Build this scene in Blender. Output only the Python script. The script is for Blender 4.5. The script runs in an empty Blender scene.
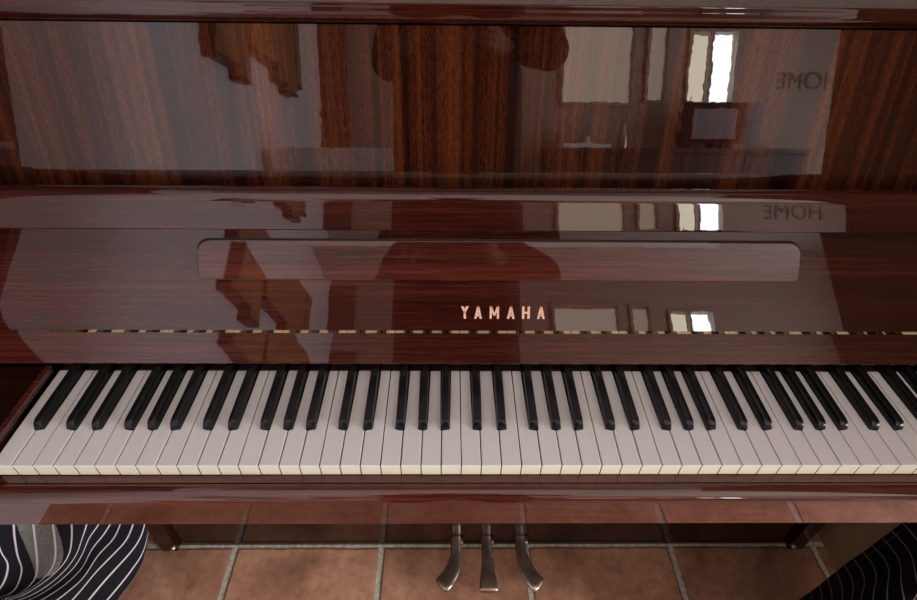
import bpy, bmesh, math, random
from mathutils import Vector, Matrix
random.seed(7)
scn = bpy.context.scene
COL = scn.collection
R = math.radians

# ------------------------------------------------------------------ helpers
def link(o, parent=None):
    COL.objects.link(o)
    if parent is not None:
        o.parent = parent
        o.matrix_parent_inverse = parent.matrix_basis.inverted() if parent.parent is None else (parent.parent.matrix_basis.inverted() if False else Matrix())
    return o

def finish(bm, name, mats, parent=None, smooth=None):
    bmesh.ops.recalc_face_normals(bm, faces=bm.faces)
    me = bpy.data.meshes.new(name)
    bm.to_mesh(me); bm.free()
    for m in (mats if isinstance(mats, (list, tuple)) else [mats]):
        me.materials.append(m)
    o = bpy.data.objects.new(name, me)
    COL.objects.link(o)
    if parent is not None:
        o.parent = parent
        o.matrix_parent_inverse = world_of(parent).inverted()
    if smooth is not None:
        for p in me.polygons: p.use_smooth = True
        sharp(me, smooth)
    return o

def world_of(o):
    m = o.matrix_basis.copy()
    if o.parent is not None:
        m = world_of(o.parent) @ o.matrix_parent_inverse @ m
    return m

def sharp(me, deg):
    bm = bmesh.new(); bm.from_mesh(me)
    for e in bm.edges:
        if len(e.link_faces) == 2 and e.calc_face_angle(0) > R(deg): e.smooth = False
    bm.to_mesh(me); bm.free()

def empty(name, loc, label, cat, group=None):
    o = bpy.data.objects.new(name, None); COL.objects.link(o)
    o.location = loc; o.empty_display_size = .05
    o['label'] = label; o['category'] = cat
    if group: o['group'] = group
    return o

def tag(o, label=None, cat=None, group=None, kind=None):
    if label: o['label'] = label
    if cat: o['category'] = cat
    if group: o['group'] = group
    if kind: o['kind'] = kind
    return o

def add_box(bm, x0, x1, y0, y1, z0, z1, mi=0):
    vs = [bm.verts.new((x, y, z)) for x in (x0, x1) for y in (y0, y1) for z in (z0, z1)]
    fs = []
    for q in ((0,1,3,2),(4,6,7,5),(0,4,5,1),(2,3,7,6),(0,2,6,4),(1,5,7,3)):
        f = bm.faces.new([vs[i] for i in q]); f.material_index = mi; fs.append(f)
    return vs, fs

def bevel_all(bm, w, seg=2, ang=30):
    es = [e for e in bm.edges if len(e.link_faces) == 2 and e.calc_face_angle(0) > R(ang)]
    bmesh.ops.bevel(bm, geom=es, offset=w, segments=seg, profile=.5, affect='EDGES', clamp_overlap=True)

def box_bm(x0, x1, y0, y1, z0, z1, bev=0, seg=2):
    bm = bmesh.new(); add_box(bm, x0, x1, y0, y1, z0, z1)
    if bev: bevel_all(bm, bev, seg)
    return bm

def prism_x(bm, prof, x0, x1, mi=0):
    """extrude a (y,z) outline along x"""
    a = [bm.verts.new((x0, y, z)) for y, z in prof]
    b = [bm.verts.new((x1, y, z)) for y, z in prof]
    n = len(prof)
    fs = [bm.faces.new(a), bm.faces.new(b[::-1])]
    for i in range(n):
        fs.append(bm.faces.new((a[i], b[i], b[(i+1) % n], a[(i+1) % n])))
    for f in fs: f.material_index = mi
    return fs

def prism_z(bm, poly, z0, z1, mi=0):
    a = [bm.verts.new((x, y, z0)) for x, y in poly]
    b = [bm.verts.new((x, y, z1)) for x, y in poly]
    n = len(poly)
    fs = [bm.faces.new(a[::-1]), bm.faces.new(b)]
    for i in range(n):
        fs.append(bm.faces.new((a[i], a[(i+1) % n], b[(i+1) % n], b[i])))
    for f in fs: f.material_index = mi
    return fs

def tube(bm, pts, rad, n=10, mi=0, flat=1.0):
    """swept ring through points with per-point radius"""
    rings = []
    P = [Vector(p) for p in pts]
    for i, p in enumerate(P):
        t = (P[min(i+1, len(P)-1)] - P[max(i-1, 0)]).normalized()
        a = t.cross(Vector((0, 0, 1)))
        if a.length < 1e-4: a = Vector((1, 0, 0))
        a.normalize(); b = a.cross(t).normalized()
        r = rad[i] if isinstance(rad, (list, tuple)) else rad
        rings.append([bm.verts.new(p + a*r*math.cos(2*math.pi*k/n) + b*r*flat*math.sin(2*math.pi*k/n)) for k in range(n)])
    for i in range(len(rings)-1):
        for k in range(n):
            f = bm.faces.new((rings[i][k], rings[i][(k+1) % n], rings[i+1][(k+1) % n], rings[i+1][k])); f.material_index = mi
    for r in (rings[0][::-1], rings[-1]):
        f = bm.faces.new(r); f.material_index = mi

# ------------------------------------------------------------------ materials
def newmat(name):
    m = bpy.data.materials.new(name); m.use_nodes = True
    nt = m.node_tree; b = nt.nodes['Principled BSDF']
    return m, nt, b

def N(nt, typ, **kw):
    n = nt.nodes.new(typ)
    for k, v in kw.items():
        if k in n.inputs: n.inputs[k].default_value = v
        else: setattr(n, k, v)
    return n

def coords(nt, scale=(1,1,1), rot=(0,0,0), which='Object'):
    tc = N(nt, 'ShaderNodeTexCoord'); mp = N(nt, 'ShaderNodeMapping')
    mp.inputs['Scale'].default_value = scale; mp.inputs['Rotation'].default_value = rot
    nt.links.new(tc.outputs[which], mp.inputs['Vector'])
    return mp.outputs['Vector']

def ramp(nt, fac, stops):
    r = N(nt, 'ShaderNodeValToRGB')
    el = r.color_ramp.elements
    while len(el) < len(stops): el.new(.5)
    for e, (p, c) in zip(el, stops):
        e.position = p; e.color = (*c, 1)
    nt.links.new(fac, r.inputs['Fac'])
    return r.outputs['Color']

def noise(nt, vec, scale, detail=3, rough=.55, dist=0):
    n = N(nt, 'ShaderNodeTexNoise')
    n.inputs['Scale'].default_value = scale; n.inputs['Detail'].default_value = detail
    n.inputs['Roughness'].default_value = rough; n.inputs['Distortion'].default_value = dist
    nt.links.new(vec, n.inputs['Vector'])
    return n.outputs['Fac']

def mixc(nt, a, b, fac, mode='MIX'):
    m = N(nt, 'ShaderNodeMix'); m.data_type = 'RGBA'; m.blend_type = mode
    for sock, v in ((m.inputs[0], fac), (m.inputs[6], a), (m.inputs[7], b)):
        if hasattr(v, 'is_linked') or hasattr(v, 'links'): nt.links.new(v, sock)
        else: sock.default_value = v if isinstance(v, (int, float)) else (*v, 1)
    return m.outputs[2]

def bump(nt, h, strength, dist=.001):
    b = N(nt, 'ShaderNodeBump'); b.inputs['Strength'].default_value = strength; b.inputs['Distance'].default_value = dist
    nt.links.new(h, b.inputs['Height'])
    return b.outputs['Normal']

def lacquer(nt, b, ior=1.62, rough=.012, peel=.012):
    b.inputs['Roughness'].default_value = .5
    b.inputs['Specular IOR Level'].default_value = 0.0
    b.inputs['Coat Weight'].default_value = 1
    b.inputs['Coat IOR'].default_value = ior
    b.inputs['Coat Roughness'].default_value = rough
    if peel:
        h = noise(nt, coords(nt), 38, 2, .5)
        nt.links.new(bump(nt, h, peel, .01), b.inputs['Coat Normal'])

def mat_ribbon():
    """ribbon-striped mahogany, grain running up the panel"""
    m, nt, b = newmat('ribbon_mahogany')
    v1 = coords(nt, (30, .2, .22)); v2 = coords(nt, (120, .4, .45)); v3 = coords(nt, (620, 80, 110)); v4 = coords(nt, (1100, 300, 420))
    a = noise(nt, v1, 1.0, 2, .5, .25); c = noise(nt, v2, 1.0, 3, .6, .3)
    f = noise(nt, v3, 1.0, 3, .65); g = noise(nt, v4, 1.0, 2, .6)
    band = N(nt, 'ShaderNodeMath', operation='MULTIPLY_ADD'); band.inputs[1].default_value = .56
    nt.links.new(a, band.inputs[0])
    h = N(nt, 'ShaderNodeMath', operation='MULTIPLY'); h.inputs[1].default_value = .44
    nt.links.new(c, h.inputs[0]); nt.links.new(h.outputs[0], band.inputs[2])
    col = ramp(nt, band.outputs[0], [(.36, (.0095, .0027, .0019)), (.45, (.030, .0070, .0038)), (.54, (.058, .0145, .0060)), (.66, (.108, .0300, .0100))])
    fleck = ramp(nt, f, [(.34, (.55, .50, .48)), (.52, (1, 1, 1)), (.70, (1.6, 1.65, 1.45))])
    col = mixc(nt, col, fleck, .8, 'MULTIPLY')
    pore = ramp(nt, g, [(.38, (.35, .3, .3)), (.5, (1, 1, 1))])
    col = mixc(nt, col, pore, .6, 'MULTIPLY')
    nt.links.new(col, b.inputs['Base Color'])
    lacquer(nt, b, 1.62, .012, .0035)
    return m

def mat_mahogany(name, bright=1.0, axis='x', red=1.0):
    m, nt, b = newmat(name)
    s = {'x': ((.6, 14, 14), (6, 260, 260), (26, 800, 800)), 'z': ((14, 14, .6), (260, 260, 6), (800, 800, 26)), 'y': ((14, .6, 14), (260, 6, 260), (800, 26, 800))}[axis]
    a = noise(nt, coords(nt, s[0]), 1, 3, .6, .4); f = noise(nt, coords(nt, s[1]), 1, 3, .6); g = noise(nt, coords(nt, s[2]), 1, 2, .6)
    k = bright
    col = ramp(nt, a, [(.30, (.020*k, .0052*k*red, .0036*k*red)), (.5, (.040*k, .0100*k*red, .0064*k*red)), (.72, (.064*k, .0165*k*red, .0095*k*red))])
    col = mixc(nt, col, ramp(nt, f, [(.36, (.5, .45, .45)), (.55, (1, 1, 1)), (.72, (1.45, 1.4, 1.35))]), .75, 'MULTIPLY')
    col = mixc(nt, col, ramp(nt, g, [(.38, (.5, .45, .45)), (.5, (1, 1, 1))]), .5, 'MULTIPLY')
    nt.links.new(col, b.inputs['Base Color'])
    lacquer(nt, b, 1.62, .012, .003)
    return m

def plain(name, col, rough=.5, metal=0, spec=.5, coat=0, var=0, vscale=30, bmp=0, bscale=200):
    m, nt, b = newmat(name)
    b.inputs['Roughness'].default_value = rough; b.inputs['Metallic'].default_value = metal
    b.inputs['Specular IOR Level'].default_value = spec; b.inputs['Coat Weight'].default_value = coat
    b.inputs['Coat Roughness'].default_value = .05
    n = noise(nt, coords(nt), vscale, 4)
    lo = tuple(c*(1-var) for c in col); hi = tuple(min(1, c*(1+var)) for c in col)
    nt.links.new(ramp(nt, n, [(.3, lo), (.7, hi)]), b.inputs['Base Color'])
    if bmp:
        nt.links.new(bump(nt, noise(nt, coords(nt), bscale, 4), bmp, .002), b.inputs['Normal'])
    return m

def mat_tiles():
    """terracotta floor tiles: tone per tile, blotches, recessed cream grout"""
    m, nt, b = newmat('terracotta_tiles')
    P = .3392
    tc = N(nt, 'ShaderNodeTexCoord'); sep = N(nt, 'ShaderNodeSeparateXYZ')
    nt.links.new(tc.outputs['Object'], sep.inputs[0])
    wob = noise(nt, coords(nt), 14, 3)
    def M(op, a, bb=None, c=None):
        n = N(nt, 'ShaderNodeMath', operation=op)
        for i, v in enumerate((a, bb, c)):
            if v is None: continue
            if isinstance(v, (int, float)): n.inputs[i].default_value = v
            else: nt.links.new(v, n.inputs[i])
        return n.outputs[0]
    wo = M('MULTIPLY_ADD', wob, .006, -.003)
    def edge(c, off, P=.3392):
        u = M('DIVIDE', M('ADD', M('ADD', c, -off), wo), P)
        fr = M('FRACT', u)
        return M('MULTIPLY', M('MINIMUM', fr, M('SUBTRACT', 1.0, fr)), P), M('FLOOR', u)
    ex, ix = edge(sep.outputs[0], .0965); ey, iy = edge(sep.outputs[1], .2485, .375)
    d = M('MINIMUM', ex, ey)
    comb = N(nt, 'ShaderNodeCombineXYZ'); nt.links.new(ix, comb.inputs[0]); nt.links.new(iy, comb.inputs[1])
    wn = N(nt, 'ShaderNodeTexWhiteNoise'); nt.links.new(comb.outputs[0], wn.inputs['Vector'])
    n1 = noise(nt, coords(nt), 6, 4, .6, .5); n2 = noise(nt, coords(nt), 45, 5, .65)
    base = ramp(nt, n1, [(.30, (.27, .138, .084)), (.48, (.50, .252, .155)), (.66, (.64, .360, .235))])
    base = mixc(nt, base, ramp(nt, n2, [(.3, (.6, .58, .56)), (.55, (1, 1, 1)), (.75, (1.25, 1.22, 1.2))]), .7, 'MULTIPLY')
    tone = ramp(nt, wn.outputs['Value'], [(0, (.78, .76, .74)), (1, (1.12, 1.08, 1.05))])
    base = mixc(nt, base, tone, 1.0, 'MULTIPLY')
    gn = noise(nt, coords(nt), 120, 4)
    grout = ramp(nt, gn, [(.3, (.30, .27, .21)), (.65, (.62, .57, .47))])
    mask = N(nt, 'ShaderNodeMapRange'); mask.inputs[1].default_value = .0046; mask.inputs[2].default_value = .0066
    nt.links.new(d, mask.inputs[0])
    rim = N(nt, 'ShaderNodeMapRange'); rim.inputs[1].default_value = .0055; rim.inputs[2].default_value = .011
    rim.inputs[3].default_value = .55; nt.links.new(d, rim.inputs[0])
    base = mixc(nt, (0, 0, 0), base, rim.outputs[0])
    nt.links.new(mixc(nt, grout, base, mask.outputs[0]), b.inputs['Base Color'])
    hgt = N(nt, 'ShaderNodeMapRange'); hgt.inputs[1].default_value = .004; hgt.inputs[2].default_value = .010; nt.links.new(d, hgt.inputs[0])
    hh = M('ADD', hgt.outputs[0], M('MULTIPLY', n2, .18))
    nt.links.new(bump(nt, hh, .7, .003), b.inputs['Normal'])
    b.inputs['Roughness'].default_value = .55; b.inputs['Specular IOR Level'].default_value = .3
    return m

def mat_stucco(name, col, strength=.9, scale=70):
    m, nt, b = newmat(name)
    n1 = noise(nt, coords(nt, (1, 1, .55)), scale, 4, .55, .6)
    n2 = noise(nt, coords(nt), 5, 2)
    nt.links.new(ramp(nt, n1, [(.3, tuple(c*.8 for c in col)), (.7, col)]), b.inputs['Base Color'])
    nt.links.new(bump(nt, n1, strength, .006), b.inputs['Normal'])
    b.inputs['Roughness'].default_value = .85; b.inputs['Specular IOR Level'].default_value = .2
    return m

def mat_pinstripe(name, base, stripe, width=.075, speck=.35, hem=0, grey=None):
    """stripes follow the cloth: one stripe per whole number of its u coordinate"""
    m, nt, b = newmat(name)
    tc = N(nt, 'ShaderNodeUVMap'); tc.uv_map = 'stripe'
    sep = N(nt, 'ShaderNodeSeparateXYZ'); nt.links.new(tc.outputs[0], sep.inputs[0])
    fr = N(nt, 'ShaderNodeMath', operation='PINGPONG'); fr.inputs[1].default_value = .5
    nt.links.new(sep.outputs[0], fr.inputs[0])
    mr = N(nt, 'ShaderNodeMapRange'); mr.inputs[1].default_value = width*.55; mr.inputs[2].default_value = width
    nt.links.new(fr.outputs[0], mr.inputs[0])
    wv = noise(nt, coords(nt), 900, 2, .7)
    bcol = ramp(nt, wv, [(.35, tuple(c*(1-speck) for c in base)), (.68, tuple(c*(1+speck*1.6) for c in base))])
    if grey:  # sunlit patch on the cloth, painted in as a lighter grey
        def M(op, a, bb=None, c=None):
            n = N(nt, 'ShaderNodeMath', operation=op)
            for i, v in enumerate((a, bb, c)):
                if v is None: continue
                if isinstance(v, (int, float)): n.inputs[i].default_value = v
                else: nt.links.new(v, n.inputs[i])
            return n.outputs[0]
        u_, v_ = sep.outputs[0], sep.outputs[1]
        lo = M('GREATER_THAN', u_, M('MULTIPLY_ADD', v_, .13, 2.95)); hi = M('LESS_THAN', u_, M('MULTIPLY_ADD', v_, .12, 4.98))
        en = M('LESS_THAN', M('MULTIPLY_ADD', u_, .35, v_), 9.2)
        lit_mask = M('MULTIPLY', M('MULTIPLY', lo, hi), en)
        lit_col = ramp(nt, noise(nt, coords(nt), 420, 2, .7), [(.36, tuple(c*.45 for c in grey)), (.66, tuple(c*1.5 for c in grey))])
        bcol = mixc(nt, bcol, lit_col, lit_mask)
    ccol = mixc(nt, stripe, bcol, mr.outputs[0])
    if hem:
        cp = N(nt, 'ShaderNodeMath', operation='COMPARE'); cp.inputs[1].default_value = hem; cp.inputs[2].default_value = .03
        nt.links.new(sep.outputs[1], cp.inputs[0])
        ccol = mixc(nt, ccol, tuple(c*.55 for c in stripe), cp.outputs[0])
    nt.links.new(ccol, b.inputs['Base Color'])
    b.inputs['Roughness'].default_value = .8; b.inputs['Specular IOR Level'].default_value = .15
    nt.links.new(bump(nt, wv, .25, .0006), b.inputs['Normal'])
    return m

M_RIB = mat_ribbon()
M_WX = mat_mahogany('mahogany_lengthwise', 1.08, 'x', .80)
M_WXR = mat_mahogany('mahogany_red', 1.7, 'x', .90)
M_FLAP = mat_mahogany('mahogany_flap', 1.75, 'x', .85)
M_SLIP = mat_mahogany('mahogany_keyslip', 2.0, 'x', .92)
M_WZ = mat_mahogany('mahogany_upright', .5, 'z')
M_WY = mat_mahogany('mahogany_arm', .5, 'y')
M_DARK = plain('dark_inside', (.012, .006, .005), .7, var=.3)
M_WHITE = plain('key_white', (.69, .672, .668), .28, spec=.5, var=.02, vscale=12)
M_CREAM = plain('key_front_cream', (.74, .69, .52), .4, spec=.4, var=.03)
M_STICK = plain('key_stick_wood', (.035, .015, .008), .6, var=.2)
M_BLACK = plain('key_black', (.006, .006, .0065), .2, spec=.33, coat=0, var=.1)
M_BRASS = plain('hinge_brass', (1.0, .80, .46), .05, metal=1, var=.05)
M_BRONZE = plain('pedal_bronze', (.46, .36, .285), .36, metal=1, var=.35, vscale=25)
M_GOLDP = plain('letter_copper', (.80, .47, .35), .45, metal=0, spec=.4, var=.08, vscale=150)
M_TILE = mat_tiles()
M_STUC = mat_stucco('stucco_wall', (.80, .77, .73), 1.0, 48)
M_WALL = plain('painted_wall', (.70, .67, .69), .8, spec=.1, var=.03, vscale=3)
M_BACKW = plain('painted_back_wall', (.37, .285, .24), .85, spec=.1, var=.05, vscale=3)
M_CEIL = plain('painted_ceiling', (.55, .50, .47), .9, spec=.1, var=.02)
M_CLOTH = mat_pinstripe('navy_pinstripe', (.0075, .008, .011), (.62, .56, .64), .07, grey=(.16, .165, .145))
M_CLOTH2 = mat_pinstripe('black_pinstripe', (.0022, .0022, .0026), (.34, .27, .29), .055, .25, .75)

def retint(m, stops, coat):
    nt = m.node_tree
    for n in nt.nodes:
        if n.bl_idname == 'ShaderNodeValToRGB':
            for e, c in zip(n.color_ramp.elements, stops): e.color = (*c, 1)
            break
    nt.nodes['Principled BSDF'].inputs['Coat Weight'].default_value = coat
M_TAN = plain('cabinet_tan_wood', (.20, .125, .070), .45, spec=.3, var=.16, vscale=4)

# ------------------------------------------------------------------ piano
KW = .0235; ZK = .72
piano = empty('upright_piano', (0, .33, 0), 'glossy mahogany upright piano with open fallboard and copper lettering, standing on terracotta tiles', 'piano')

# lid
def arc(cy, cz, r, a0, a1, n=6):
    return [(cy + r*math.cos(R(a0+(a1-a0)*i/n)), cz + r*math.sin(R(a0+(a1-a0)*i/n))) for i in range(n+1)]
bm = bmesh.new()
prof = [(.72, 1.1090), (.345, 1.1090)] + arc(.3345, 1.1215, .0125, 270, 160, 7) + [(.3232, 1.1290)] + arc(.3252, 1.1308, .0020, 175, 90, 3) + [(.72, 1.1328)]
prism_x(bm, prof, -.765, .765)
finish(bm, 'lid', M_WX, piano, 25)

# upper panel, leaning back
bb = R(14.3); sy, cz_ = math.sin(bb), math.cos(bb)
bm = bmesh.new()
p0 = Vector((0, .287, .935)); up = Vector((0, sy, cz_)); nb = Vector((0, cz_, -sy))
def PP(s, d): v = p0 + up*s + nb*d; return (v.y, v.z)
prism_x(bm, [PP(-.012, 0), PP(.1785, 0), PP(.1785, .018), PP(-.012, .018)], -.714, .714)
finish(bm, 'upper_panel', M_RIB, piano)

# fallboard: slanted board, with its raised rounded lip along the top
be = R(30.4); y0, z0 = .161, .779
upb = Vector((0, math.sin(be), math.cos(be))); nbb = Vector((0, math.cos(be), -math.sin(be)))
def FB(s, d): v = Vector((0, y0, z0)) + upb*s + nbb*d; return (v.y, v.z)
bm = bmesh.new()
prism_x(bm, [FB(.002, 0), FB(.165, 0), FB(.165, .016), FB(.002, .016)], -.712, .712)
fall = finish(bm, 'fallboard', M_WX, piano)
# lip
bl = R(21.7); upl = Vector((0, math.sin(bl), math.cos(bl))); nl = Vector((0, math.cos(bl), -math.sin(bl)))
l0 = Vector((0, .2140, .9020))
def LP(s, d): v = l0 + upl*s + nl*d; return (v.y, v.z)
lp = [LP(0.0012, 0), LP(.0025, 0), LP(.0345, 0), LP(.036, 0), LP(.040, .0004), LP(.0435, .0016), LP(.0465, .0038), LP(.0488, .007), LP(.0500, .011), LP(.0505, .016), LP(.0505, .030), LP(.0495, .036), LP(.0470, .040), LP(.004, .040), LP(.000, .036), LP(0, .0012)]
bm = bmesh.new(); prism_x(bm, lp, -.712, .712)
finish(bm, 'fallboard_lip', M_WX, fall, 40)

# music desk strip with rounded upper corners, folded into the fallboard
bm = bmesh.new()
def md_outline():
    x0, x1, s0, s1 = -.4040, .3655, .0695, .1195
    r = .016; pts = [(x0+.004, s0), (x1-.004, s0), (x1, s0+.004)]
    pts += [(x1-r+r*math.cos(R(a)), s1-r+r*math.sin(R(a))) for a in range(0, 91, 15)]
    pts += [(x0+r+r*math.cos(R(a)), s1-r+r*math.sin(R(a))) for a in range(90, 181, 15)]
    pts += [(x0, s0+.004)]
    return pts
front = []; back = []
for x, s in md_outline():
    d = -.0075 + .0028*(s-.0695)/.05
    y, z = FB(s, d); front.append(bm.verts.new((x, y, z)))
    y, z = FB(s, .001); back.append(bm.verts.new((x, y, z)))
n = len(front)
ff = bm.faces.new(front); bm.faces.new(back[::-1])
for i in range(n): bm.faces.new((front[i], back[i], back[(i+1) % n], front[(i+1) % n]))
bmesh.ops.recalc_face_normals(bm, faces=bm.faces)
bmesh.ops.bevel(bm, geom=list(ff.edges), offset=.0011, segments=2, profile=.5, affect='EDGES')
desk = finish(bm, 'music_desk', M_WXR, fall)
# dark plate behind the desk, painting a shadow line round its edge
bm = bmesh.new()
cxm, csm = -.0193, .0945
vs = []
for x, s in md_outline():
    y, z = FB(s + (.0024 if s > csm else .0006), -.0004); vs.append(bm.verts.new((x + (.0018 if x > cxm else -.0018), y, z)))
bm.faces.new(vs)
o = finish(bm, 'gap_shade', M_DARK, fall); o['label'] = 'dark plate painting a shadow line around the music desk'

# lettering, inlaid copper capitals
def stroke(poly, ox, sc, bm):
    vs = []
    for (u, v) in poly:
        y, z = FB(.0181 + v*sc, -.00035); vs.append(bm.verts.new((ox + u*sc, y, z)))
    bm.faces.new(vs)
LET = {
 'Y': [[(0,1),(.22,1),(.385,.60),(.385,.42),(.27,.42)], [(.62,1),(.40,1),(.24,.60),(.24,.42),(.35,.42)], [(.215,0),(.405,0),(.405,.46),(.215,.46)]],
 'A': [[(0,0),(.19,0),(.40,1),(.225,1)], [(.62,0),(.43,0),(.22,1),(.395,1)], [(.12,.20),(.50,.20),(.47,.37),(.15,.37)]],
 'M': [[(0,0),(.17,0),(.17,1),(0,1)], [(.57,0),(.74,0),(.74,1),(.57,1)], [(0,1),(.18,1),(.44,.22),(.31,.22)], [(.74,1),(.56,1),(.30,.22),(.43,.22)]],
 'H': [[(0,0),(.19,0),(.19,1),(0,1)], [(.43,0),(.62,0),(.62,1),(.43,1)], [(.15,.42),(.47,.42),(.47,.59),(.15,.59)]],
}
bm = bmesh.new(); H = .0165
for ch, x in zip('YAMAHA', (-.0701, -.0527, -.0325, -.0099, .0098, .0296)):
    for k, pl in enumerate(LET[ch]):
        stroke(pl, x, H, bm)
o = finish(bm, 'lettering', M_GOLDP, fall)
o['label'] = 'copper capitals reading YAMAHA'
for p in o.data.polygons: pass

# flap below, and brass hinge between
bf = R(34.6); upf = Vector((0, math.sin(bf), math.cos(bf))); nf = Vector((0, math.cos(bf), -math.sin(bf)))
f0 = Vector((0, .1432, .7362))
def FL(s, d): v = f0 + upf*s + nf*d; return (v.y, v.z)
bm = bmesh.new()
prism_x(bm, [FL(0, .0012), FL(.0012, 0), FL(.0500, 0), FL(.0512, .0012), FL(.0512, .014), FL(0, .014)], -.712, .712)
finish(bm, 'fallboard_flap', M_FLAP, piano)
bm = bmesh.new()
add_box(bm, -.606, .606, .1640, .1660, .7740, .7822)
hinge = finish(bm, 'piano_hinge', M_BRASS, piano); hinge['label'] = 'long brass hinge mirroring the keys'
bm = bmesh.new(); add_box(bm, -.712, .712, .176, .190, .760, .782)
finish(bm, 'hinge_rail', M_DARK, piano)
# felt rail closing the gap above the key tails
bm = bmesh.new(); add_box(bm, -.712, .712, .195, .215, .68, .80)
finish(bm, 'action_rail', M_DARK, piano)

# side panels with the curved sweep down to the arms
prof = [(.238, 0), (.238, .60), (.20, .632), (-.022, .640), (-.030, .652), (-.030, .765), (-.026, .776), (-.016, .783), (.000, .785), (.035, .788), (.060, .7935), (.085, .801), (.106, .813), (.120, .832), (.129, .856), (.134, .885), (.136, .915), (.138, .940), (.160, .9480), (.262, .9500), (.290, 1.1085), (.72, 1.1085), (.72, 0)]
for x0, x1 in ((-.7470, -.7155), (.7155, .7470)):
    bm = bmesh.new(); prism_x(bm, prof, x0, x1)
    o = finish(bm, 'side_panel', M_WY, piano, 25)
# toe blocks / front legs at the floor with a round-headed screw
for s in (-1, 1):
    bm = box_bm(min(s*.712, s*.7465), max(s*.712, s*.7465), .2365, .2535, .0, .634, .002)
    leg = finish(bm, 'leg', M_WZ, piano)
    bm = bmesh.new(); bmesh.ops.create_icosphere(bm, subdivisions=2, radius=.0065, matrix=Matrix.Translation((s*.7195, .2360, .016)))
    finish(bm, 'screw', M_BRONZE, leg, 60)

# key slip: ledge in front of the keys, groove, rounded nose
prof = [(.006, .6995), (-.0102, .6995), (-.0106, .6975), (-.0118, .6975), (-.0122, .7000)] + [(-.016, .7004), (-.0195, .7000), (-.0225, .6988), (-.0255, .6970), (-.0278, .6948), (-.0292, .6925), (-.0300, .6900)] + [(-.0300, .6885), (-.0300, .6425), (-.0300, .641), (-.0290, .6395), (.03, .6395), (.03, .676), (.006, .676)]
bm = bmesh.new(); prism_x(bm, prof, -.714, .714)
finish(bm, 'key_slip', M_SLIP, piano, 22)
bm = box_bm(-.714, .714, .031, .36, .6395, .675, .001)
finish(bm, 'keybed', M_WX, piano)
# cheek blocks beside the keys
for s in (-1, 1):
    bm = bmesh.new()
    xa, xb = sorted((s*.6145, s*.7145))
    prism_x(bm, [(-.0095, .7005), (-.0095, .723), (-.006, .7280), (0, .7305), (.1425, .7305), (.141, .7005)], xa, xb)
    bevel_all(bm, .0012, 2, 40)
    ck = finish(bm, 'cheek_block', M_WY, piano)
    bm = box_bm(min(s*.6130, s*.6205), max(s*.6130, s*.6205), -.0085, .1420, .7307, .7337, .0012)
    finish(bm, 'edge_strip', M_SLIP, ck)

# bottom board behind the pedals
bm = box_bm(-.711, .711, .2495, .2740, .0020, .636, .0015)
finish(bm, 'bottom_board', M_WZ, piano)
bm = box_bm(-.7145, .7145, .64, .72, .01, 1.108, .003)
finish(bm, 'back_frame', M_DARK, piano)

# keys
PC = [9, 11, 0, 2, 4, 5, 7]            # pitch class of each white key, from A
OFF = {1: -.0034, 3: .0034, 6: -.0042, 8: 0.0, 10: .0042}   # black key offset from the white boundary
BW = .0118                               # black key base width
white_mesh = {}
def white_key_mesh(l, r):
    """l, r: inward cut of the tail left/right (None = no black key there)"""
    key = (l, r)
    if key in white_mesh: return white_mesh[key]
    g = .0006; h = KW/2
    xl = -h+g; xr = h-g
    tl = xl if l is None else -h + l
    tr = xr if r is None else h - r
    hd = .0490; end = .1466
    top = [(xl, -.0009), (xr, -.0009), (xr, hd)]
    if r is not None: top += [(tr, hd)]
    top += [(tr, end), (tl, end)]
    if l is not None: top += [(tl, hd)]
    top += [(xl, hd)]
    bm = bmesh.new()
    fs = prism_z(bm, top, .7172, .72, 0)
    es = [e for e in fs[1].edges]
    bmesh.ops.bevel(bm, geom=es, offset=.001, segments=2, profile=.5, affect='EDGES', clamp_overlap=True)
    body = [(xl, 0), (xr, 0), (xr, hd)]
    if r is not None: body += [(tr, hd)]
    body += [(tr, .193), (tl, .193)]
    if l is not None: body += [(tl, hd)]
    body += [(xl, hd)]
    fs = prism_z(bm, body, .7010, .7171, 2)
    for f in bm.faces:
        f.normal_update()
        if f.material_index == 2 and f.calc_center_median().y < .001: f.material_index = 1
    bmesh.ops.recalc_face_normals(bm, faces=bm.faces)
    me = bpy.data.meshes.new('white_key'); bm.to_mesh(me); bm.free()
    for m in (M_WHITE, M_CREAM, M_STICK): me.materials.append(m)
    white_mesh[key] = me
    return me
def black_key_mesh():
    bm = bmesh.new()
    w0, w1 = BW/2, .0047
    yb0, yt0, y1 = .0498, .0545, .1660
    zb, zt = .7035, .7318
    pr = [(yb0, zb), (yb0, .7215), (yb0+.0006, .7245), (yb0+.0022, .7285), (yt0, .7308), (yt0+.004, zt), (y1, zt), (y1, zb)]
    def wid(z): return w0 if z <= .7215 else w0 + (w1-w0)*((z-.7215)/(zt-.7215))**.9
    a = [bm.verts.new((-wid(z), y, z)) for y, z in pr]; b = [bm.verts.new((wid(z), y, z)) for y, z in pr]
    n = len(pr)
    bm.faces.new(a); bm.faces.new(b[::-1])
    for i in range(n): bm.faces.new((a[i], b[i], b[(i+1) % n], a[(i+1) % n]))
    bmesh.ops.recalc_face_normals(bm, faces=bm.faces)
    es = [e for e in bm.edges if all(v.co.z > .722 for v in e.verts) and (abs(e.verts[0].co.x) > 0) and e.verts[0].co.x*e.verts[1].co.x > 0]
    bmesh.ops.bevel(bm, geom=es, offset=.0008, segments=2, profile=.5, affect='EDGES', clamp_overlap=True)
    me = bpy.data.meshes.new('black_key'); bm.to_mesh(me); bm.free()
    me.materials.append(M_BLACK)
    for p in me.polygons: p.use_smooth = True
    sharp(me, 40)
    return me
BK = black_key_mesh()
pinv = piano.matrix_basis.inverted() if False else Matrix.Translation((0, -.33, 0))
blacks = []
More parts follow.
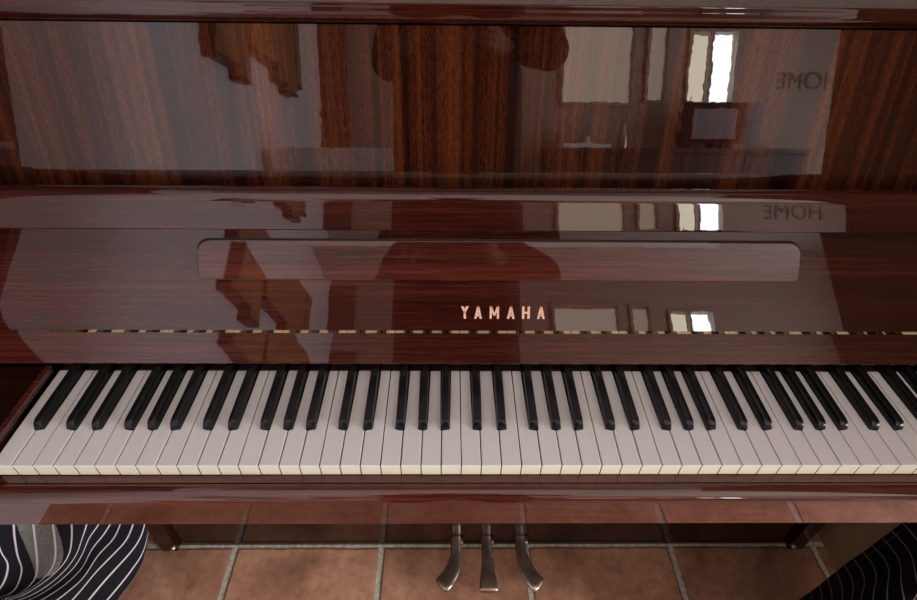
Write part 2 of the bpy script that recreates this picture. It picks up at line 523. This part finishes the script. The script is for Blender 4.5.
def black_between(i):
    """offset of black key between white i and i+1, or None"""
    a = PC[i % 7]
    return OFF.get((a+1) % 12) if (a+1) % 12 in OFF else None
for i in range(52):
    xc = (i - 26 + .5)*KW
    lb = black_between(i-1) if i > 0 else None
    rb = black_between(i) if i < 51 else None
    gap = .0009
    l = None if lb is None else round(BW/2 + gap + lb, 5)
    r = None if rb is None else round(BW/2 + gap - rb, 5)
    o = bpy.data.objects.new('white_key', white_key_mesh(l, r)); COL.objects.link(o)
    o.parent = piano; o.matrix_parent_inverse = pinv; o.location = (xc, 0, random.uniform(-.00025, .00015))
    if rb is not None: blacks.append((i-26+1)*KW + rb)
for x in blacks:
    o = bpy.data.objects.new('black_key', BK); COL.objects.link(o)
    o.parent = piano; o.matrix_parent_inverse = pinv; o.location = (x, 0, random.uniform(-.0002, .0002))

# pedals
def pedal(cx, kind):
    bm = bmesh.new()
    # centre line (x offset, y, z) with half width and thickness
    if kind == 0:
        P = [(0, .2575, .0330, .0085), (0, .2530, .0345, .0112), (0, .243, .0352, .0122), (0, .228, .0345, .0122), (0, .216, .0335, .0120), (0, .207, .0405, .0126), (0, .196, .0388, .0132), (0, .180, .0372, .0148), (0, .162, .0360, .0172), (0, .146, .0348, .0196), (0, .136, .0335, .0206), (0, .1325, .0325, .0200), (0, .1308, .0318, .0170)]
    else:
        k = kind
        P = [(0, .2575, .0330, .0085), (0, .2530, .0345, .0112), (0, .243, .0352, .0122), (0, .228, .0345, .0122), (0, .216, .0335, .0120), (k*.0004, .207, .0405, .0130), (k*.0015, .196, .0388, .0142), (k*.005, .182, .0374, .0158), (k*.0115, .169, .0364, .0174), (k*.0190, .1575, .0352, .0184), (k*.0265, .149, .0342, .0188), (k*.0320, .1430, .0335, .0180), (k*.0340, .1412, .0325, .0145)]
    rings = []
    for i, (dx, y, z, w) in enumerate(P):
        a = P[max(i-1, 0)]; c = P[min(i+1, len(P)-1)]
        t = Vector((c[0]-a[0], c[1]-a[1], 0)).normalized(); sd = Vector((-t.y, t.x, 0))
        th = .0065 if i > 4 else .0090
        ring = []
        for q in range(14):
            a_ = 2*math.pi*q/14
            ca, sa = math.cos(a_), math.sin(a_)
            e = .55 if i > 4 else .8
            u = math.copysign(abs(ca)**e, ca); v = math.copysign(abs(sa)**e, sa)
            sc = 1 if i < len(P)-1 else .86
            p = Vector((cx+dx, y, z)) + sd*w*u*sc + Vector((0, 0, v*th*sc*(.95 if v > 0 else 1)))
            ring.append(bm.verts.new(p))
        rings.append(ring)
    for i in range(len(rings)-1):
        for q in range(14): bm.faces.new((rings[i][q], rings[i][(q+1) % 14], rings[i+1][(q+1) % 14], rings[i+1][q]))
    bm.faces.new(rings[0][::-1]); bm.faces.new(rings[-1])
    o = finish(bm, 'pedal', M_BRONZE, piano, 50)
    bm = bmesh.new(); tube(bm, [(cx+.0115, .240, .033), (cx+.0165, .240, .033)], .0062, 10)
    finish(bm, 'pivot_bolt', M_BRONZE, o, 50)
    return o
pedal(-.0690, -1); pedal(.0010, 0); pedal(.0790, 1)

# ------------------------------------------------------------------ room
XL, XR, YB, YF, ZC = -1.07, 3.3, -3.4, .76, 2.6
def wall(name, bm, m): return tag(finish(bm, name, m), kind='structure')
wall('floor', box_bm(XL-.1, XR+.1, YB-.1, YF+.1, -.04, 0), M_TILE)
wall('ceiling', box_bm(XL-.1, XR+.1, YB-.1, YF+.1, ZC, ZC+.05), M_CEIL)
wall('wall_left', box_bm(XL-.1, XL, YB-.1, YF+.1, 0, ZC), M_WALL)
wall('wall_front', box_bm(XL, XR, YF, YF+.1, 0, ZC), M_STUC)
wall('wall_right', box_bm(XR, XR+.1, YB-.1, YF+.1, 0, ZC), M_WALL)
# back wall with window openings
def wall_holes(name, x0, x1, holes, m):
    bm = bmesh.new()
    xs = sorted({x0, x1, *[h[0] for h in holes], *[h[1] for h in holes]})
    for a, b in zip(xs, xs[1:]):
        hs = [h for h in holes if h[0] <= a and h[1] >= b]
        if not hs: add_box(bm, a, b, YB-.1, YB, 0, ZC)
        else:
            z = 0
            for h in sorted(hs, key=lambda q: q[2]):
                add_box(bm, a, b, YB-.1, YB, z, h[2]); z = h[3]
            add_box(bm, a, b, YB-.1, YB, z, ZC)
    return wall(name, bm, m)
HOLES = [(.76, 1.28, 1.53, 2.08), (1.40, 1.54, 1.55, 2.08), (1.71, 2.05, 1.54, 2.03)]
wall_holes('wall_back', XL, XR, HOLES, M_BACKW)

# ------------------------------------------------------------------ pinstriped cloths beside the piano
LEFT=[[(-922,129,400),(-912,116,400),(-913,109,388),(-919,105,370),(-926,101,352),(-934,97,333),(-944,93,314),(-956,89,293),(-968,86,272),(-981,83,249),(-997,80,227),(-1014,77,204),(-1031,74,181),(-1050,71,157)],[(-862,118,420),(-852,105,420),(-855,99,406),(-865,98,385),(-873,96,362),(-880,95,340),(-889,94,316),(-904,92,291),(-920,91,265),(-936,89,238),(-953,88,212),(-970,86,185),(-987,83,159),(-1003,80,133)],[(-835,108,416),(-840,103,400),(-854,104,373),(-868,104,346),(-879,104,318),(-890,104,291),(-895,103,268),(-890,102,254),(-897,101,230),(-911,98,205),(-927,95,181),(-943,92,161),(-960,88,143),(-977,85,127)],[(-823,120,393),(-829,116,375),(-843,116,346),(-856,115,318),(-867,114,291),(-876,111,266),(-881,107,243),(-883,103,222),(-894,98,201),(-904,92,180),(-914,86,161),(-928,82,149),(-944,80,145),(-960,79,142)],[(-801,128,378),(-806,122,361),(-815,119,335),(-822,115,312),(-828,110,289),(-833,104,268),(-838,97,247),(-843,90,226),(-852,84,207),(-867,79,192),(-885,75,181),(-902,73,174),(-920,71,170),(-937,70,165)],[(-761,123,389),(-762,114,374),(-767,109,352),(-771,103,330),(-776,97,308),(-782,91,285),(-793,86,262),(-811,81,243),(-830,78,226),(-850,75,210),(-870,72,194),(-890,70,182),(-910,69,174),(-930,68,167)],[(-710,110,413),(-712,101,396),(-720,98,370),(-730,94,343),(-743,91,314),(-762,88,286),(-783,86,263),(-805,84,240),(-828,82,218),(-852,81,197),(-875,79,178),(-899,77,160),(-921,76,150),(-943,75,142)],[(-675,105,422),(-684,99,399),(-702,99,367),(-722,99,333),(-742,98,299),(-764,97,267),(-787,96,237),(-811,94,210),(-835,92,186),(-858,89,165),(-882,87,148),(-905,84,133),(-928,83,123),(-950,82,116)],[(-658,114,405),(-674,109,383),(-698,110,353),(-722,110,325),(-741,109,288),(-761,107,255),(-783,104,227),(-805,100,203),(-827,96,182),(-849,92,163),(-871,87,148),(-893,83,134),(-915,80,124),(-937,77,116)],[(-657,128,378),(-672,123,356),(-692,121,326),(-713,118,300),(-734,115,280),(-751,109,254),(-764,102,227),(-783,96,209),(-802,91,192),(-822,85,176),(-843,80,162),(-863,75,149),(-885,71,139),(-907,67,128)],[(-652,134,367),(-662,125,350),(-674,120,325),(-688,114,304),(-705,110,287),(-723,105,271),(-739,98,251),(-752,91,227),(-768,85,206),(-789,80,189),(-809,76,172),(-831,72,154),(-853,68,138),(-876,65,121)],[(-625,128,376),(-634,121,355),(-649,117,327),(-665,113,301),(-685,109,280),(-705,106,258),(-726,102,237),(-748,99,217),(-769,95,192),(-789,90,165),(-811,85,139),(-833,81,112),(-856,76,88),(-871,67,76)],[(-611,126,360),(-623,123,332),(-638,120,304),(-656,118,279),(-675,115,255),(-694,112,233),(-714,109,210),(-734,106,186),(-755,102,162),(-775,98,139),(-795,94,114),(-815,89,89),(-835,84,66),(-848,74,54)],[(-625,134,320),(-636,132,292),(-648,130,264),(-660,127,236),(-674,124,211),(-691,120,189),(-707,117,167),(-724,113,145),(-741,108,124),(-757,104,104),(-774,99,85),(-791,94,66),(-808,88,48),(-819,79,40)],[(-662,154,236),(-670,150,214),(-678,147,192),(-688,142,172),(-697,138,151),(-708,133,132),(-718,128,113),(-730,123,96),(-743,118,80),(-755,113,65),(-768,108,49),(-781,103,33),(-787,93,30),(-791,82,30)]]
RIGHT=[[(735,124,400),(703,96,437),(677,72,469),(656,53,493),(641,37,510),(628,22,525),(613,7,541),(598,-8,556),(588,-20,565)],[(721,117,385),(694,93,418),(673,72,444),(655,54,464),(639,37,484),(622,20,505),(602,2,525),(586,-13,541),(579,-23,547)],[(710,114,365),(691,89,392),(672,66,415),(653,43,438),(630,20,464),(605,-4,489),(583,-25,511),(569,-41,522),(565,-51,522)],[(704,112,339),(687,87,364),(669,63,389),(647,39,418),(620,12,448),(592,-12,474),(572,-32,491),(563,-46,497),(562,-56,494)],[(701,113,311),(685,88,338),(662,60,369),(635,31,403),(604,4,433),(577,-20,455),(561,-38,466),(555,-51,469),(552,-63,467)],[(695,111,285),(675,84,318),(650,55,354),(622,26,388),(595,1,414),(571,-19,430),(556,-36,438),(545,-50,442),(537,-64,446)],[(686,108,265),(662,80,303),(636,51,339),(611,26,368),(588,4,389),(567,-14,402),(551,-30,412),(538,-46,421),(526,-60,430)],[(672,103,250),(648,74,287),(626,49,319),(606,26,343),(584,6,360),(562,-11,375),(542,-29,391),(525,-46,406),(512,-61,415)],[(660,98,235),(638,72,268),(620,49,293),(602,29,314),(581,9,334),(557,-10,355),(537,-29,375),(520,-46,391),(510,-58,397)],[(652,94,215),(634,72,242),(616,51,265),(596,30,288),(572,9,314),(549,-12,339),(529,-30,361),(516,-44,372),(511,-53,372)],[(647,94,189),(629,72,213),(609,51,239),(586,29,268),(561,7,298),(539,-13,325),(523,-28,341),(515,-40,347),(512,-48,343)],[(644,92,161),(624,71,188),(599,48,219),(574,25,253),(550,4,283),(531,-13,305),(520,-25,316),(514,-35,319),(511,-43,317)],[(636,90,135),(612,68,168),(586,44,204),(562,22,238),(542,4,264),(528,-10,280),(518,-21,288),(512,-31,292),(505,-40,296)],[(623,86,115),(598,63,153),(573,40,189),(552,21,218),(537,6,238),(525,-7,252),(515,-18,262),(505,-29,272),(496,-39,280)],[(604,78,100),(581,57,138),(561,37,169),(545,21,193),(532,8,210),(519,-4,225),(507,-17,241),(495,-28,256),(486,-38,265)]]
def cloth(name, grid, mat, back, ymax, label, u0=0, hem=False):
    nc = len(grid)
    """heap of cloth: every grid column is one stripe, closed round the back and down to the floor"""
    bm = bmesh.new(); uvl = bm.loops.layers.uv.new('stripe')
    loops = []
    for ci, col in enumerate(grid):
        pts = [Vector(p)/1000 for p in col]
        a, b = pts[0], pts[-1]
        ring = list(pts) + back(a, b, ci/(nc-1))
        for p in ring: p.y = min(p.y, ymax); p.z = max(p.z, .004)
        loops.append([bm.verts.new(p) for p in ring])
    n = len(loops[0])
    for i in range(len(loops)-1):
        for k in range(n):
            k2 = (k+1) % n
            f = bm.faces.new((loops[i][k], loops[i+1][k], loops[i+1][k2], loops[i][k2]))
            for l, uv in zip(f.loops, ((i, k), (i+1, k), (i+1, k+1), (i, k+1))): l[uvl].uv = (uv[0]+u0, uv[1]) if (k < len(grid[0])-1 or (i >= 11 and k > n-6)) else (.5, 20)
    for lp_ in (loops[0][::-1], loops[-1]):
        f = bm.faces.new(lp_)
        for l in f.loops: l[uvl].uv = (.5, 0)
    o = finish(bm, name, mat)
    for p in o.data.polygons: p.use_smooth = True
    md = o.modifiers.new('smooth', 'SUBSURF'); md.levels = 2; md.render_levels = 2
    tag(o, label, 'cloth', 'pinstriped cloths beside the piano')
    return o
def back_left(a, b, t):
    k = max(0, 1 - max(0, t-.45)/.35); dx = -.10*max(0, t-.4)/.6
    if t > .97:      # the free edge: the cloth turns under itself
        return [b.lerp(a, q) + Vector((-.020, .004, -.022)) for q in (.05, .3, .5, .7, .95)]
    return [Vector((b.x+dx*.8, b.y-.002, .012)), Vector((b.x+dx, b.y+.006, 0)), Vector((min(a.x+dx*1.5, -.82), b.y+(a.y+.075*k-b.y)*.8, 0)), Vector((min(a.x+dx*1.3, -.76), a.y+.080*k, a.z*.55)), Vector((min(a.x+dx*.3, a.x-.02), a.y+.05*k, a.z*.97))]
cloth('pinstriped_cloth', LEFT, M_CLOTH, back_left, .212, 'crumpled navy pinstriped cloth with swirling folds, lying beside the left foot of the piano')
def back_right(a, b, t):
    return [Vector((b.x+.004, b.y-.03, b.z*.6)), Vector((b.x+.002, b.y-.04, .02)), Vector((b.x, b.y, 0)), Vector((a.x+.004, a.y-.004, 0)), Vector((a.x+.004, a.y-.002, a.z*.6)), Vector((a.x+.002, a.y, a.z-.006))]
cloth('pinstriped_cloth', RIGHT, M_CLOTH2, back_right, .3, 'black pinstriped cloth with a straight stitched hem, beside the tan wooden cabinet', hem=True)

# ------------------------------------------------------------------ tan wooden cabinet right of the piano
cab = empty('wooden_cabinet', (1.05, .1, 0), 'tall tan wooden cabinet standing right beside the piano', 'cabinet')
finish(box_bm(.802, 1.40, -.120, .52, 0, .80, .002), 'lower_carcass', M_TAN, cab)
finish(box_bm(.802, 1.40, -.300, .52, .8005, 2.05, .002), 'upper_carcass', M_TAN, cab)
for x0, x1, hx in ((.802, 1.0995, 1.07), (1.1025, 1.40, 1.13)):
    for y, z0, z1, hz in ((-.3025, .805, 2.045, 1.02), (-.1225, .03, .795, .55)):
        d = finish(box_bm(x0, x1, y-.020, y, z0, z1, .003), 'door', M_TAN, cab)
        bm = bmesh.new(); tube(bm, [(hx, y-.0205, hz), (hx, y-.04, hz+.01), (hx, y-.04, hz+.11), (hx, y-.0205, hz+.12)], .005, 8)
        finish(bm, 'handle', M_BRONZE, d, 50)

# ------------------------------------------------------------------ the room behind the camera, as the lacquer mirrors it
# stepped wooden wall shelf on the left wall
M_SHELF = plain('shelf_wood', (.30, .155, .075), .4, spec=.4, var=.25, vscale=12)
M_SHELFD = plain('shelf_edge', (.07, .025, .015), .4, var=.2)
M_CERAM = plain('white_ceramic', (.85, .85, .86), .12, var=.02)
sh = empty('wall_shelf', (XL, -2, 1.4), 'stepped brown wooden box shelf mounted on the left wall, mirrored in the piano', 'shelf')
for y1, y2, zb in ((-1.59, -1.34, 1.435), (-1.72, -1.59, 1.385), (-2.16, -1.77, 1.545), (-2.33, -2.16, 1.475), (-2.52, -2.33, 1.440), (-2.64, -2.54, 1.50)):
    finish(box_bm(XL+.001, XL+.055, y1, y2, zb, 1.86, .003), 'box', M_SHELF, sh)
    finish(box_bm(XL+.001, XL+.058, y1, y2, zb-.018, zb-.0005, .002), 'bottom_board', M_SHELFD, sh)
finish(box_bm(XL+.001, XL+.058, -1.3395, -1.32, 1.41, 1.86, .002), 'end_board', M_SHELFD, sh)
# white armchair by the left wall
def soft(name, parts, mat, parent):
    for nm, (x0, x1, y0, y1, z0, z1, bv) in parts:
        o = finish(box_bm(x0, x1, y0, y1, z0, z1, bv, 4), nm, mat, parent, 70)
M_WUP = plain('white_upholstery', (.80, .78, .78), .85, spec=.1, var=.04)
ac = empty('armchair', (-.68, -2.0, 0), 'white upholstered armchair with a rounded back near the left wall, mirrored in the piano', 'armchair')
soft('', [('seat', (-.98, -.38, -1.95, -1.3, .16, .44, .06)), ('backrest', (-1.0, -.37, -2.1, -1.955, .16, 1.10, .07)), ('armrest', (-1.045, -.985, -1.95, -1.32, .16, .62, .025)), ('armrest', (-.375, -.30, -1.95, -1.32, .16, .62, .03))], M_WUP, ac)
for x in (-.94, -.42):
    for y in (-2.03, -1.4):
        bm = bmesh.new(); tube(bm, [(x, y, .165), (x, y, 0)], [.024, .016], 10); finish(bm, 'leg', M_SHELFD, ac, 50)
# dark door in the back wall, left
M_DOOR = plain('dark_door', (.06, .03, .02), .5, var=.2)
dr = tag(finish(box_bm(-1.05, -.86, YB+.001, YB+.035, 0, 2.25, .004), 'door_1', M_DOOR), kind='structure')
bm = bmesh.new(); tube(bm, [(-.89, YB+.035, 1.0), (-.89, YB+.08, 1.0), (-.96, YB+.08, 1.0)], .009, 8); finish(bm, 'door_handle', M_BRONZE, dr, 50)
dr = tag(finish(box_bm(XL+.001, XL+.010, -.283, .74, 0, 2.1, .002), 'door_2', plain('dark_purple_door', (.035, .014, .018), .5, var=.15)), kind='structure')
bm = bmesh.new(); tube(bm, [(XL+.01, -.20, 1.0), (XL+.055, -.20, 1.0), (XL+.055, -.10, 1.0)], .009, 8); finish(bm, 'door_handle', M_BRONZE, dr, 50)
# window frames
M_FRAME = plain('window_frame', (.34, .26, .21), .5, var=.1)
for k, (x0, x1, z0, z1) in enumerate(HOLES):
    bm = bmesh.new(); t = .022
    for q in ((x0-t, x1+t, z0-t, z0), (x0-t, x1+t, z1, z1+t), (x0-t, x0, z0, z1), (x1, x1+t, z0, z1)):
        add_box(bm, q[0], q[1], YB, YB+.02, q[2], q[3])
    if k == 2: add_box(bm, 1.855, 1.875, YB-.03, YB+.02, z0, z1)
    tag(finish(bm, 'window_%d' % (k+1), M_FRAME), kind='structure')
# sideboard under the windows with things on it
M_SIDE = plain('sideboard_dark', (.035, .016, .011), .4, spec=.4, var=.3)
sb = empty('sideboard', (1.1, -3.2, 0), 'long dark wooden sideboard under the back windows, mirrored in the piano', 'sideboard')
finish(box_bm(.62, 2.42, YB+.03, -2.95, .06, 1.14, .004), 'carcass', M_SIDE, sb)
finish(box_bm(.60, 2.44, YB+.025, -2.93, 1.1405, 1.17, .004), 'top', M_SIDE, sb)
finish(box_bm(.64, 2.40, YB+.04, -2.97, 0, .06), 'plinth', M_DARK, sb)
for k in range(4):
    x = .63 + k*.447
    d = finish(box_bm(x, x+.44, -2.9495, -2.93, .08, 1.12, .003), 'door', M_SIDE, sb)
    bm = bmesh.new(); bmesh.ops.create_icosphere(bm, subdivisions=2, radius=.014, matrix=Matrix.Translation((x+.4, -2.918, .62))); finish(bm, 'knob', M_BRONZE, d, 60)
# black television and small objects on the sideboard
M_SCREEN = plain('screen_black', (.008, .008, .01), .12, var=.1)
M_GREY = plain('grey_plastic', (.16, .13, .14), .5, var=.1)
tv = empty('television', (1.86, -3.15, 1.17), 'dark television with a grey front standing on the sideboard under the bright window', 'television')
finish(box_bm(1.60, 2.16, -3.18, -3.13, 1.22, 1.50, .006), 'frame', M_SCREEN, tv)
finish(box_bm(1.66, 1.98, -3.1295, -3.125, 1.25, 1.46, .001), 'screen', M_GREY, tv)
finish(box_bm(1.80, 1.94, -3.22, -3.09, 1.1705, 1.2195, .004), 'stand', M_SCREEN, tv)
vs = empty('potted_plant', (1.66, -3.3, 1.17), 'small green sprig in a dark pot beside the television', 'plant')
bm = bmesh.new(); tube(bm, [(1.66, -3.27, 1.1705), (1.66, -3.27, 1.30)], [.045, .06], 14); finish(bm, 'pot', M_SIDE, vs, 50)
M_LEAF = plain('leaf_green', (.06, .09, .03), .5, var=.3)
bm = bmesh.new()
for k in range(7):
    a = k*2.4; h = .16 + .05*(k % 3)
    p = Vector((1.66, -3.27, 1.2995)); q = p + Vector((.05*math.cos(a), .04*math.sin(a), h)); m_ = (p+q)/2 + Vector((.02*math.sin(a), .02*math.cos(a), 0))
    tube(bm, [p, m_, q], [.004, .012, .002], 6, flat=.4)
finish(bm, 'foliage', M_LEAF, vs, 60)
tr = finish(box_bm(.70, 1.04, -3.24, -2.98, 1.1705, 1.20, .006), 'tray', M_WUP); tag(tr, 'flat white tray on the left end of the sideboard', 'tray')
for k, (x, y, rr, h, c) in enumerate(((.74, -3.33, .035, .16, M_GREY), (.95, -3.32, .045, .10, M_CERAM), (1.18, -3.2, .04, .18, M_BRONZE))):
    bm = bmesh.new(); tube(bm, [(x, y, 1.1705), (x, y, 1.1705+h*.5), (x, y, 1.1705+h*.7), (x, y, 1.1705+h)], [rr, rr*1.05, rr*.5, rr*.45], 16)
    tag(finish(bm, 'vase', c, None, 50), ['slim grey vase behind the white tray on the sideboard', 'short white vase behind the white tray on the sideboard', 'tall bronze vase right of the white tray on the sideboard'][k], 'vase', 'vases on the sideboard')
# word on the back wall
cu = bpy.data.curves.new('wall_lettering', 'FONT'); cu.body = 'HOME'; cu.size = .17; cu.extrude = .003; cu.align_x = 'CENTER'
tmp = bpy.data.objects.new('tmp', cu); COL.objects.link(tmp)
dg = bpy.context.evaluated_depsgraph_get(); me = bpy.data.meshes.new_from_object(tmp.evaluated_get(dg))
bpy.data.objects.remove(tmp)
M_INK = plain('lettering_dark', (.13, .095, .08), .6, var=.1)
me.materials.clear(); me.materials.append(M_INK)
o = bpy.data.objects.new('wall_lettering', me); COL.objects.link(o)
o.matrix_basis = Matrix.Translation((2.62, YB+.0035, 1.64)) @ Matrix(((-1, 0, 0, 0), (0, 0, 1, 0), (0, 1, 0, 0), (0, 0, 0, 1)))
tag(o, 'dark letters HOME on the pale back wall right of the window', 'lettering')

# ------------------------------------------------------------------ photographer standing behind the camera, as the lacquer mirrors them
def skin_body(name, verts, edges, mat, levels=2):
    me = bpy.data.meshes.new(name)
    me.from_pydata([v[:3] for v in verts], edges, []); me.materials.append(mat)
    o = bpy.data.objects.new(name, me); COL.objects.link(o)
    md = o.modifiers.new('skin', 'SKIN'); md.use_smooth_shade = True
    for i, v in enumerate(verts):
        sv = me.skin_vertices[0].data[i]; sv.radius = (v[3], v[4] if len(v) > 4 else v[3]); sv.use_root = (i == 0)
    s_ = o.modifiers.new('sub', 'SUBSURF'); s_.levels = s_.render_levels = levels
    return o
def mat_person():
    m, nt, b = newmat('dark_clothes_and_skin')
    tc = N(nt, 'ShaderNodeTexCoord'); sep = N(nt, 'ShaderNodeSeparateXYZ'); nt.links.new(tc.outputs['Object'], sep.inputs[0])
    a = N(nt, 'ShaderNodeMath', operation='GREATER_THAN'); a.inputs[1].default_value = 1.475; nt.links.new(sep.outputs[2], a.inputs[0])
    c = N(nt, 'ShaderNodeMath', operation='GREATER_THAN'); c.inputs[1].default_value = -.465; nt.links.new(sep.outputs[1], c.inputs[0])
    mx = N(nt, 'ShaderNodeMath', operation='MAXIMUM'); nt.links.new(a.outputs[0], mx.inputs[0]); nt.links.new(c.outputs[0], mx.inputs[1])
    cl = ramp(nt, noise(nt, coords(nt), 300, 2), [(.3, (.008, .007, .008)), (.7, (.014, .012, .013))])
    nt.links.new(mixc(nt, cl, (.26, .15, .11), mx.outputs[0]), b.inputs['Base Color']); b.inputs['Roughness'].default_value = .8
    b.inputs['Specular IOR Level'].default_value = .15
    return m
PV = []; PE = []
def pv(x, y, z, rx, ry=None, parent=None):
    PV.append((x, y, z, rx, ry or rx)); i = len(PV)-1
    if parent is not None: PE.append((parent, i))
    return i
cx = -.065; cy = -.68
pel = pv(cx, cy, .96, .215, .125)
wai = pv(cx, cy, 1.12, .205, .115, pel); che = pv(cx, cy+.01, 1.30, .205, .12, wai); shd = pv(cx, cy, 1.41, .11, .08, che)
nek = pv(cx, cy+.01, 1.49, .052, .052, shd); jaw = pv(cx, cy+.03, 1.555, .058, .066, nek); hed = pv(cx, cy+.03, 1.63, .076, .092, jaw); crn = pv(cx, cy+.015, 1.70, .058, .068, hed)
nos = pv(cx, cy+.128, 1.60, .012, .014, hed); PE.pop(); PE.append((jaw, nos))
for s in (-1, 1):
    hp = pv(cx+s*.095, cy, .86, .095, .10, pel); kn = pv(cx+s*.11, cy+.02, .48, .065, .065, hp); an = pv(cx+s*.12, cy-.02, .09, .042, .045, kn)
    bl_ = pv(cx+s*.125, cy+.06, .045, .042, .036, an); pv(cx+s*.13, cy+.15, .034, .034, .026, bl_)
    sh_ = pv(cx+s*.175, cy, 1.405, .062, .062, shd)
    el = pv(cx+(-.190 if s < 0 else .275), cy+.10, 1.22 if s < 0 else 1.265, .055, .055, sh_)
    wx = -.084 + s*.102
    wr = pv(wx+s*.012, -.470, 1.268, .028, .024, el)
    pm = pv(wx, -.432, 1.278, .030, .018, wr)
    # four fingers curl round the front of the camera, thumb stays behind
    for q in range(4):
        dz = .027 - q*.018
        k1 = pv(wx-s*.002, -.414+.002*q, 1.282+dz, .0095, .0095, pm)
        k2 = pv(wx-s*.020, -.3915, 1.282+dz, .0088, .0088, k1)
        pv(wx-s*(.042-.003*abs(q-1)), -.3890, 1.281+dz, .0080, .0080, k2)
    t1 = pv(wx-s*.018, -.452, 1.300, .0105, .0105, pm); pv(wx-s*.040, -.451, 1.306, .0092, .0092, t1)
body = skin_body('person', PV, PE, mat_person())
tag(body, 'person in dark clothes standing and holding a camera at chest height, facing the piano', 'person')
M_HAIR = plain('dark_hair', (.02, .013, .01), .6, var=.3, vscale=120)
bm = bmesh.new(); bmesh.ops.create_icosphere(bm, subdivisions=4, radius=1, matrix=Matrix.Translation((cx, cy+.012, 1.655)) @ Matrix.Diagonal((.088, .105, .098, 1)))
bmesh.ops.delete(bm, geom=[v for v in bm.verts if v.co.y > cy+.075 and v.co.z < 1.69 or v.co.z < 1.575], context='VERTS')
finish(bm, 'hair', M_HAIR, body, 80)
M_EYE = plain('eye_dark', (.03, .02, .015), .2, var=.1)
for s in (-1, 1):
    bm = bmesh.new(); bmesh.ops.create_icosphere(bm, subdivisions=3, radius=.0115, matrix=Matrix.Translation((cx+s*.031, cy+.108, 1.622))); finish(bm, 'eye', M_EYE, body, 80)
    bm = bmesh.new(); bmesh.ops.create_icosphere(bm, subdivisions=3, radius=1, matrix=Matrix.Translation((cx+s*.083, cy+.02, 1.615)) @ Matrix.Diagonal((.010, .020, .031, 1))); finish(bm, 'ear', body.data.materials[0], body, 80)
bm = bmesh.new(); tube(bm, [(cx-.024, cy+.106, 1.567), (cx, cy+.113, 1.566), (cx+.024, cy+.106, 1.567)], [.003, .006, .003], 8); finish(bm, 'mouth', plain('lips', (.32, .12, .10), .5), body, 80)
M_CAM = plain('camera_black', (.012, .012, .013), .45, var=.2)
dv = empty('photo_camera', (-.084, -.41, 1.284), 'black photo camera held at chest height by the person in dark clothes', 'camera')
o = finish(box_bm(-.152, -.016, -.436, -.404, 1.240, 1.322, .008, 3), 'body', M_CAM, dv, 60)
bm = bmesh.new()
fd = Vector((.0145, .7586, -.6514)); c0 = Vector((-.0838, -.36305, 1.28448))
tube(bm, [c0-fd*.060, c0-fd*.045, c0-fd*.020, c0-fd*.014], [.026, .031, .031, .029], 24); finish(bm, 'lens', M_CAM, dv, 50)

# ------------------------------------------------------------------ lights (window lamps stand in their openings; side and ceiling fills are added)
def area(name, loc, size, power, col, rot):
    l = bpy.data.lights.new(name, 'AREA'); l.shape = 'RECTANGLE'; l.size, l.size_y = size
    l.energy = power; l.color = col
    o = bpy.data.objects.new(name, l); COL.objects.link(o); o.location = loc; o.rotation_euler = rot
    return o
def win(name, x0, x1, z0, z1, lum, col):
    a = (x1-x0)*(z1-z0)
    return area(name, ((x0+x1)/2, YB-.06, (z0+z1)/2), (x1-x0, z1-z0), lum*math.pi*a, col, (R(90), 0, 0))
win('daylight_curtain', .76, 1.28, 1.53, 2.08, 2.1, (1, .74, .52))
win('daylight_narrow', 1.40, 1.54, 1.55, 2.08, 2.0, (1, .74, .52))
win('daylight_pane_left', 1.71, 1.86, 1.54, 2.03, 8, (1, .88, .66))
win('daylight_pane_right', 1.87, 2.05, 1.54, 2.03, 20, (.88, .96, 1))
area('side_fill', (XR-.03, -1.7, 1.15), (2.0, 1.8), 235, (.93, .95, 1), (0, R(90), 0))  # added fill from the right, no window there; brightens left wall and floor
area('ceiling_fill', (.2, -1.3, ZC-.02), (3.2, 2.4), 17, (1, .93, .84), (0, 0, 0))  # added broad soft fill overhead, no fixture modelled

w = bpy.data.worlds.new('world'); scn.world = w; w.use_nodes = True
bg = w.node_tree.nodes['Background']; bg.inputs[0].default_value = (.8, .88, 1, 1); bg.inputs[1].default_value = .6

# ------------------------------------------------------------------ camera
cd = bpy.data.cameras.new('camera'); cam = bpy.data.objects.new('camera', cd); COL.objects.link(cam)
PITCH, YAW, ROLL = .709256, .019148, .016097
f = Vector((math.sin(YAW)*math.cos(PITCH), math.cos(YAW)*math.cos(PITCH), -math.sin(PITCH)))
r = Vector((math.cos(YAW), -math.sin(YAW), 0)); u = r.cross(f)
r2 = r*math.cos(ROLL) + u*math.sin(ROLL); u2 = -r*math.sin(ROLL) + u*math.cos(ROLL)
cam.matrix_world = Matrix(((r2.x, u2.x, -f.x, -.08379), (r2.y, u2.y, -f.y, -.36305), (r2.z, u2.z, -f.z, 1.28448), (0, 0, 0, 1)))
cd.sensor_width = 36; cd.lens = 553.45/917*36; cd.clip_start = .01
scn.camera = cam
scn.view_settings.view_transform = 'Standard'
scn.view_settings.look = 'None'
scn.view_settings.exposure = 0
